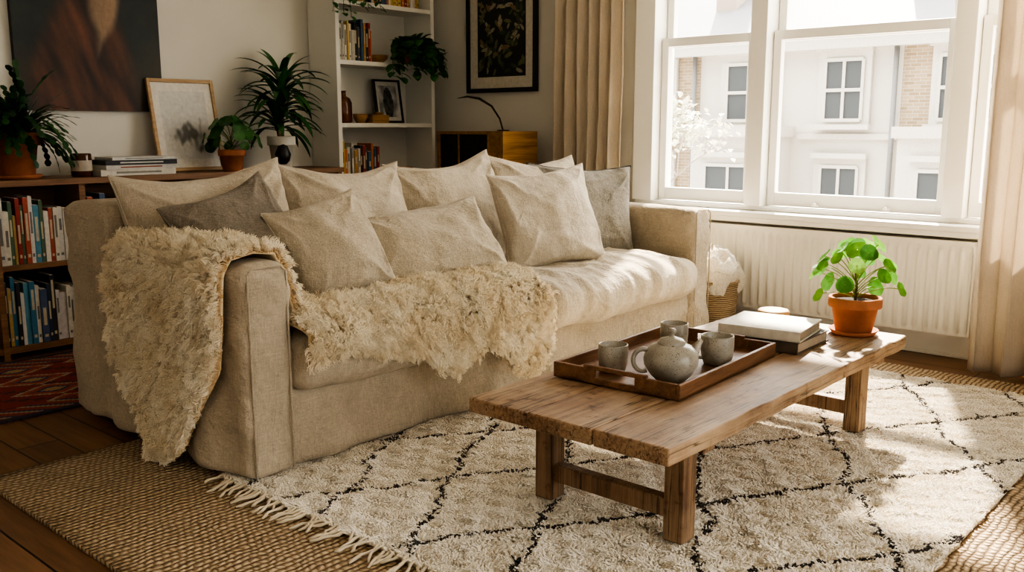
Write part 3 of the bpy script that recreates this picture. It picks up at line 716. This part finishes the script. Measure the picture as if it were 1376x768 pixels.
mb.box((0,0,.01),(.38,.022,.02),M=T); mb.box((0,0,.53),(.38,.022,.02),M=T); mb.box((0,.008,.27),(.38,.004,.50),M=T); mb.obj('frame',fr,bevel=.002)
mb=MB(M_TERRA,M_SOIL,M_VCG); pot(mb,.115,.23); random.seed(5)
mb.lathe([(0,0),(.10,0),(.12,.02),(.112,.02),(0,.01)],seg=40)
for i in range(190):
    a=random.uniform(0,2*pi); e=random.uniform(.2,1.45); d=Vector((math.cos(a)*math.cos(e),math.sin(a)*math.cos(e)*.8,math.sin(e))); p=Vector((math.cos(a)*.06*random.random(),math.sin(a)*.05,.205)); dr=random.uniform(.14,.36)
    L0=random.uniform(.036,.050); g=random.choice([(.026,.09,.026),(.036,.12,.032),(.018,.06,.02),(.055,.15,.04)])
    for s in range(random.randint(5,9)):
        mb.leaf(p,d,L0,.031,.05,g,2,lambda t: .35+.75*math.sin(pi*min(1,t*.95)),4,.15); p=p+d*L0*.93; d=(d+Vector((random.uniform(-.12,.12),random.uniform(-.12,.12),-dr))).normalized()
        if p.y>.13 or p.x>.24: break
mb.obj('potted_christmas_cactus',loc=(1.86,4.98,TOPZ),recalc=False)
pilea('potted_pilea',(3.03,4.89,TOPZ),.078,.125,24,.15,.18,.044,[(.05,.17,.04),(.07,.22,.05),(.04,.13,.03)],False,8)
mb=MB(plain('white_ceramic',(.74,.71,.62),.35),M_SOIL,M_VCG,M_BLACK); pot(mb,.085,.20)
mb.lathe([(.02,.03),(.04,.05),(.05,.09),(.03,.14),(.02,.16)],(-.03,-.055,0),16,mi=3); random.seed(12)
for cx,cy,ch in((.0,.0,.38),(.035,.02,.50),(-.03,.0,.28)):
    mb.tube([(cx*.3,cy*.3,.18),(cx,cy,ch)],[.013,.010],8,(.25,.17,.09),2)
    for i in range(30):
        a=i*2.4; e=R(-5+75*(i/30)); d=Vector((math.cos(a)*math.cos(e),math.sin(a)*math.cos(e),math.sin(e)+.25))
        if d.y>.3: d.y=.3
        mb.leaf((cx,cy,ch-.05+.07*i/30),d,random.uniform(.26,.36),.044,random.uniform(1.2,2.1),random.choice([(.035,.14,.035),(.055,.19,.045),(.025,.09,.028)]),2,lambda t: math.sin(pi*min(1,.12+t*.88))**.6,10,.3)
mb.obj('potted_dracaena',loc=(3.42,4.95,TOPZ),recalc=False)
def sm(x): x=max(0,min(1,x)); return x*x*(3-2*x)
def portrait(u,v):
    n=.5+.5*nz(u*3,v*3,2)+.25*nz(u*12,v*12,5); br=nz(u*60,v*20,3)*.12
    bg=Vector((.014,.024,.022))*(.5+n*.9)
    bg=bg.lerp(Vector((.045,.036,.020)),sm(nz(u*2.5,v*3,11)+.2))
    d=((u-.46-.1*nz(v*3,1,1))/(.24+.20*(1-v)))**2+((v-.12)/.60)**2; k=sm((1.05-d)*1.6)
    fold=.5+nz(u*9+v*4,v*2.5,7)+.5*nz(u*22+v*9,v*6,3)
    robe=Vector((.13,.045,.020))*(.2+1.0*max(0,fold)); c=bg.lerp(robe,k)
    cx=.60+.10*(v-.5)-.25*max(0,.42-v); w=.03+.11*sm((v-.28)/.30)
    k=sm((w-abs(u-cx)+.02*nz(u*8,v*8,4))*14)*sm((.86-v)*7)*sm((v-.24)*9)
    c=c.lerp(Vector((.42,.275,.165))*(.45+1.9*(u-.42)),k*.95)
    d=((u-.60)/.075)**2+((v-.90)/.08)**2; c=c.lerp(Vector((.30,.19,.115)),sm((1-d)*3))
    d=((u-.60)/.10)**2+((v-.985)/.07)**2; c=c.lerp(Vector((.30,.18,.11)),sm((1-d)*3))
    c=c*(1+br); return tuple(max(0,x) for x in c)
pt=imgplane('portrait_painting',.80,1.02,110,140,portrait,M_VCP,M=Matrix.Translation((2.365,5.165,1.235)))
mb=MB(M_BLACK); mb.bb(1.965,2.765,5.168,5.199,1.235,2.255); mb.obj('canvas_edge',pt)

# ------------------------------------------------------------ tall bookcase
tbk=empty('tall_bookcase')
mb=MB(M_SHELFW); X0,X1,Y0,Y1=3.83,4.70,4.90,5.19
for x in(X0,X1-.03): mb.bb(x,x+.03,Y0,Y1-.0125,0,2.5)
mb.bb(X0,X1,Y1-.012,Y1,0,2.5); SH=[.06,.42,.78,1.145,1.55,1.93,2.35,2.47]
for z in SH: mb.bb(X0+.03,X1-.03,Y0+.004,Y1-.013,z,z+.028)
mb.bb(X0+.03,X1-.03,Y0+.01,Y0+.03,0,.06); mb.obj('carcass',tbk)
C2=[(.6,.2,.06),(.65,.45,.12),(.1,.1,.11),(.6,.56,.48),(.35,.05,.04),(.72,.68,.6),(.06,.12,.2),(.55,.3,.1),(.65,.6,.5),(.03,.03,.03)]
mb=MB(M_VC)
bookrow(mb,3.87,4.16,4.93,1.579,.19,.27,.014,.03,.15,21,C2)
bookrow(mb,4.03,4.60,4.93,1.959,.17,.24,.014,.03,.15,22,C2)
bookrow(mb,3.87,4.20,4.93,.809,.17,.25,.014,.03,.15,23,C2); bookrow(mb,3.87,4.5,4.93,.449,.2,.27,.014,.03,.15,24,C2)
mb.box((4.42,5.03,.825),(.22,.18,.03),(.3,.18,.1)); mb.box((4.42,5.03,.853),(.20,.17,.025),(.6,.2,.1))
mb.obj('books')
mb=MB(M_AMBER); mb.lathe([(0,0),(.055,0),(.062,.01),(.062,.13),(.05,.16),(.024,.175),(.022,.205),(.028,.21),(.018,.21),(.018,.18),(.045,.155),(.056,.12),(.056,.015),(0,.01)],seg=32); mb.obj('amber_bottle',loc=(3.94,4.99,1.174))
mb=MB(M_CAB); mb.lathe([(0,0),(.03,0),(.050,.035),(.052,.06),(.048,.06),(.03,.012),(0,.01)],seg=32); mb.obj('wooden_bowl',loc=(4.065,4.96,1.174))
mb=MB(M_CAB); mb.bb(-.075,.075,-.05,.05,0,.055); mb.lathe([(0,.055),(.03,.056),(.04,.07),(.034,.075),(0,.06)],(.02,0,0),20); mb.obj('small_wooden_box',loc=(4.205,4.965,1.174),bevel=.003)
def ph(u,v):
    if u<.12 or u>.88 or v<.1 or v>.9: return (.72,.70,.65)
    a=.25+.5*max(0,.3+nz(u*4,v*4,9)); d=((u-.5)/.2)**2+((v-.45)/.4)**2
    if d<1: a=.07+.1*nz(u*9,v*9,2)
    return (a,a*.98,a*.95)
T=Matrix.Translation((4.42,5.06,1.176))@Matrix.Rotation(R(-9),4,'X')
p=imgplane('photo_frame',.22,.28,44,56,ph,M_VCP,M=T@Matrix.Translation((0,0,.012)))
mb=MB(M_BLACK)
for x in(-.115,.115): mb.box((x,0,.152),(.014,.018,.304),M=T)
for z in(.007,.297): mb.box((0,0,z),(.216,.018,.014),M=T)
mb.box((0,.007,.152),(.216,.004,.28),M=T); mb.obj('frame',p)
def trail(name,loc,n,xr,drop,seed,cols,lsz,potr=.07):
    random.seed(seed); mb=MB(M_TERRA,M_SOIL,M_VCG); pot(mb,potr,.11)
    for i in range(n):
        a=random.uniform(pi,2*pi) if i%3 else random.uniform(0,2*pi); p=Vector((math.cos(a)*.03,math.sin(a)*.03,.11)); d=Vector((math.cos(a)*xr,-abs(math.sin(a))*.6,random.uniform(.4,1.1))).normalized(); pts=[p.copy()]
        for s in range(random.randint(*drop)):
            p=p+d*.028; d=(d+Vector((random.uniform(-.15,.15),random.uniform(-.12,.06),-.30))).normalized(); pts.append(p.copy())
            if p.y>.08: p.y=.08
            ld_=Vector((random.uniform(-1,1),random.uniform(-1,.1),random.uniform(-.6,.4)))
            mb.leaf(p,ld_,lsz*random.uniform(.8,1.2),lsz*.75,.8,random.choice(cols),2,lambda t: math.sin(pi*min(1,.14+t*.86))**.7,6,.2)
        mb.tube(pts,.0018,5,(.12,.2,.05),2)
    return mb.obj(name,loc=loc,recalc=False)
G=[(.055,.20,.04),(.08,.27,.055),(.04,.14,.03)]
trail('trailing_pothos',(4.46,4.95,1.579),34,.7,(5,14),4,G,.075,.065)
trail('trailing_ivy',(3.90,4.97,1.96),16,.6,(6,15),6,G,.05,.045)
mb=MB(M_CAB); mb.lathe([(0,0),(.04,0),(.07,.03),(.075,.05),(.07,.05),(0,.012)],seg=32); mb.obj('wooden_bowl',loc=(4.25,4.99,1.579))

rnd=random.Random(31); LV=[]
for q in range(120):
    LV.append((rnd.uniform(.16,.84),rnd.uniform(.13,.87),rnd.uniform(0,3.14),rnd.uniform(.03,.07),rnd.choice([(.10,.14,.07),(.20,.20,.11),(.06,.09,.05),(.40,.35,.24),(.15,.16,.08),(.24,.17,.09)])))
def bot(u,v):
    if u<.13 or u>.87 or v<.10 or v>.9: return (.66,.62,.52)
    c=(.022,.026,.020)
    for (x,y,an,L,col) in LV:
        dx,dy=u-x,(v-y)*1.43
        if abs(dx)>.08 or abs(dy)>.09: continue
        a=dx*math.cos(an)+dy*math.sin(an); b_=-dx*math.sin(an)+dy*math.cos(an)
        if (a/L)**2+(b_/(L*.36))**2<1: c=sc(col,.6 if abs(b_)<.003 else 1)
    return c
T=Matrix.Translation((4.872,4.41,1.385))@Matrix.Rotation(R(-90),4,'Z')
p=imgplane('framed_botanical_print',.60,.86,110,158,bot,M_VCP,M=T@Matrix.Translation((0,0,.02)))
mb=MB(M_BLACK)
for x in(-.31,.31): mb.box((x,.0,.45),(.03,.03,.90),M=T)
for z in(.015,.885): mb.box((0,.0,z),(.59,.03,.03),M=T)
mb.box((0,.012,.45),(.60,.006,.85),M=T); mb.obj('frame',p,bevel=.002)
cab=empty('wooden_radio_cabinet')
mb=MB(M_CAB,M_BLACK)
X0,X1,Y0,Y1,Z0,Z1=4.40,4.74,3.97,4.57,.801,1.12
mb.bb(X0,X1,Y0,Y1,Z0,Z0+.02); mb.bb(X0,X1,Y0,Y1,Z1-.02,Z1); mb.bb(X0,X1,Y0,Y0+.02,Z0+.02,Z1-.02); mb.bb(X0,X1,Y1-.02,Y1,Z0+.02,Z1-.02); mb.bb(X1-.02,X1,Y0+.02,Y1-.02,Z0+.02,Z1-.02)
mb.bb(X0+.004,X0+.02,Y0+.12,Y0+.14,Z0+.02,Z1-.02); mb.bb(X0+.012,X0+.03,Y0+.02,Y0+.12,Z0+.02,Z1-.02)
mb.bb(X0+.015,X0+.03,Y0+.14,Y1-.02,Z0+.02,Z1-.02,mi=1); mb.bb(X0+.006,X0+.02,Y1-.20,Y1-.19,Z0+.02,Z1-.02)
mb.obj('case',cab)
mb=MB(M_SIDE); mb.bb(4.38,4.76,3.93,4.61,.76,.80)
for x in(4.40,4.70):
    for y in(3.95,4.55): mb.bb(x,x+.04,y,y+.04,0,.76)
mb.obj('stand',cab)
mb=MB(plain('dark_bronze',(.05,.035,.02),.4,.6))
pts=[Vector((4.46,4.02,1.121)),Vector((4.47,4.06,1.20)),Vector((4.47,4.13,1.28)),Vector((4.46,4.23,1.33)),Vector((4.45,4.33,1.345)),Vector((4.44,4.41,1.335))]
mb.tube(pts,[.006,.006,.007,.009,.006,.002],8); mb.lathe([(0,0),(.04,0),(.04,.008),(0,.01)],(4.46,4.02,1.121),24); mb.obj('curved_metal_ornament')

# ------------------------------------------------------------ outside
mb=MB(M_VC,M_BRICK)
W=(.70,.66,.60); FX=22
mb2=MB(plain('pavement',(.50,.48,.45),.9)); mb2.bb(6.5,60,-30,50,-3.5,-3.31); mb2.obj('street')
def facwin(y,z,w,h,fx):
    mb.bb(fx-.12,fx-.02,y-w/2-.18,y+w/2+.18,z-.12,z+h+.28,W); mb.bb(fx-.14,fx-.121,y-w/2,y+w/2,z,z+h,(.09,.10,.11))
    for q in(-w/2,0,w/2): mb.bb(fx-.17,fx-.141,y+q-.035,y+q+.035,z,z+h,W)
    for q in(0,h/2,h): mb.bb(fx-.18,fx-.142,y-w/2,y+w/2,z+q-.04,z+q+.04,W)
    mb.bb(fx-.3,fx-.125,y-w/2-.25,y+w/2+.25,z-.22,z-.1,W); mb.bb(fx-.26,fx-.12,y-w/2-.22,y+w/2+.22,z+h+.2,z+h+.32,W)
y=-8; i=0
while y<30:
    wdt=5.2; mi=1 if i%2==0 else 0
    mb.bb(FX,FX+6,y,y+wdt,-3.3,3.1,W,mi)
    mb.bb(FX-.9,FX,y+2.6,y+4.9,-3.3,.9,W); mb.bb(FX-1.05,FX,y+2.5,y+5.0,.9,1.15,W)
    facwin(y+3.75,-1.6,1.3,1.8,FX-.9); facwin(y+3.75,1.3,1.2,1.4,FX); facwin(y+1.3,1.3,.9,1.4,FX); facwin(y+1.3,-1.4,.9,1.6,FX)
    mb.bb(FX-.1,FX,y,y+2.4,.85,.98,W); mb.tube([(FX-.12,y+.12,-3.3),(FX-.12,y+.12,2.95)],.06,8,(.25,.25,.25))
    mb.bb(FX-.35,FX+.1,y,y+wdt,2.95,3.25,W)
    mb.add([(FX-.4,y,3.26),(FX-.4,y+wdt,3.26),(FX+3,y+wdt,5.3),(FX+3,y,5.3)],[(0,1,2,3)],(.30,.30,.32),0,False)
    mb.bb(FX+1.2,FX+2.4,y-.3,y+.3,3.2,5.9,(.6,.5,.4))
    for q in(-.15,.15): mb.lathe([(.12,0),(.14,.4),(.1,.4)],(FX+1.8,y+q,5.9),10,(.55,.3,.2))
    y+=wdt; i+=1
mb.obj('terraced_houses')
random.seed(2); mb=MB(M_VC,M_VCG)
base=Vector((13,8.3,-3.31))
def branch(p,d,L,r,dep):
    pts=[p]; q=p.copy()
    for k in range(4): q=q+d*L/4; d=(d+Vector([random.uniform(-.15,.15) for _ in range(3)])).normalized(); pts.append(q.copy())
    mb.tube(pts,[r*(1-.12*k) for k in range(5)],6,(.42,.37,.32))
    if dep==0:
        for _ in range(12):
            mb.leaf(q+Vector([random.uniform(-.3,.3) for _ in range(3)]),[random.uniform(-1,1) for _ in range(3)],.12,.09,.3,(.62,.62,.48),1,n=3)
        return
    for _ in range(3 if dep>1 else 4):
        branch(q,(d+Vector([random.uniform(-.8,.8),random.uniform(-.8,.8),random.uniform(-.2,.6)])).normalized(),L*.66,r*.55,dep-1)
branch(base,Vector((0,0,1)),1.9,.09,4)
mb.obj('blossom_tree',recalc=False)

# ------------------------------------------------------------ lights, world, camera
sun=D.lights.new('sun','SUN'); sun.energy=24; sun.angle=R(1.8); sun.color=(1,.89,.73)
so=D.objects.new('sun',sun); COL.objects.link(so); so.rotation_euler=Vector((-1,-.42,-.98)).to_track_quat('-Z','Y').to_euler(); so.location=(9,4,6)
w=D.worlds.new('sky'); SC.world=w; w.use_nodes=True; nt=w.node_tree; bg=nt.nodes['Background']
tc=N(nt,'ShaderNodeTexCoord'); vm=N(nt,'ShaderNodeVectorMath',operation='DOT_PRODUCT'); vm.inputs[1].default_value=(.70,.35,.62)
nt.links.new(tc.outputs['Generated'],vm.inputs[0])
mr=N(nt,'ShaderNodeMapRange'); mr.inputs[1].default_value=-.45; mr.inputs[2].default_value=.6; mr.inputs[3].default_value=.7; mr.inputs[4].default_value=10.0
nt.links.new(vm.outputs['Value'],mr.inputs[0]); nt.links.new(mr.outputs[0],bg.inputs[1])
bg.inputs[0].default_value=(1,.96,.885,1)
cam=D.cameras.new('camera'); co=D.objects.new('camera',cam); COL.objects.link(co); SC.camera=co
cam.lens=1241/1376*36; cam.sensor_width=36; co.location=(0,0,1.15)
co.rotation_euler=(R(90)-math.atan(214/1241),0,R(-48.5))
SC.view_settings.view_transform='AgX'; SC.view_settings.look='AgX - High Contrast'; SC.view_settings.exposure=.08
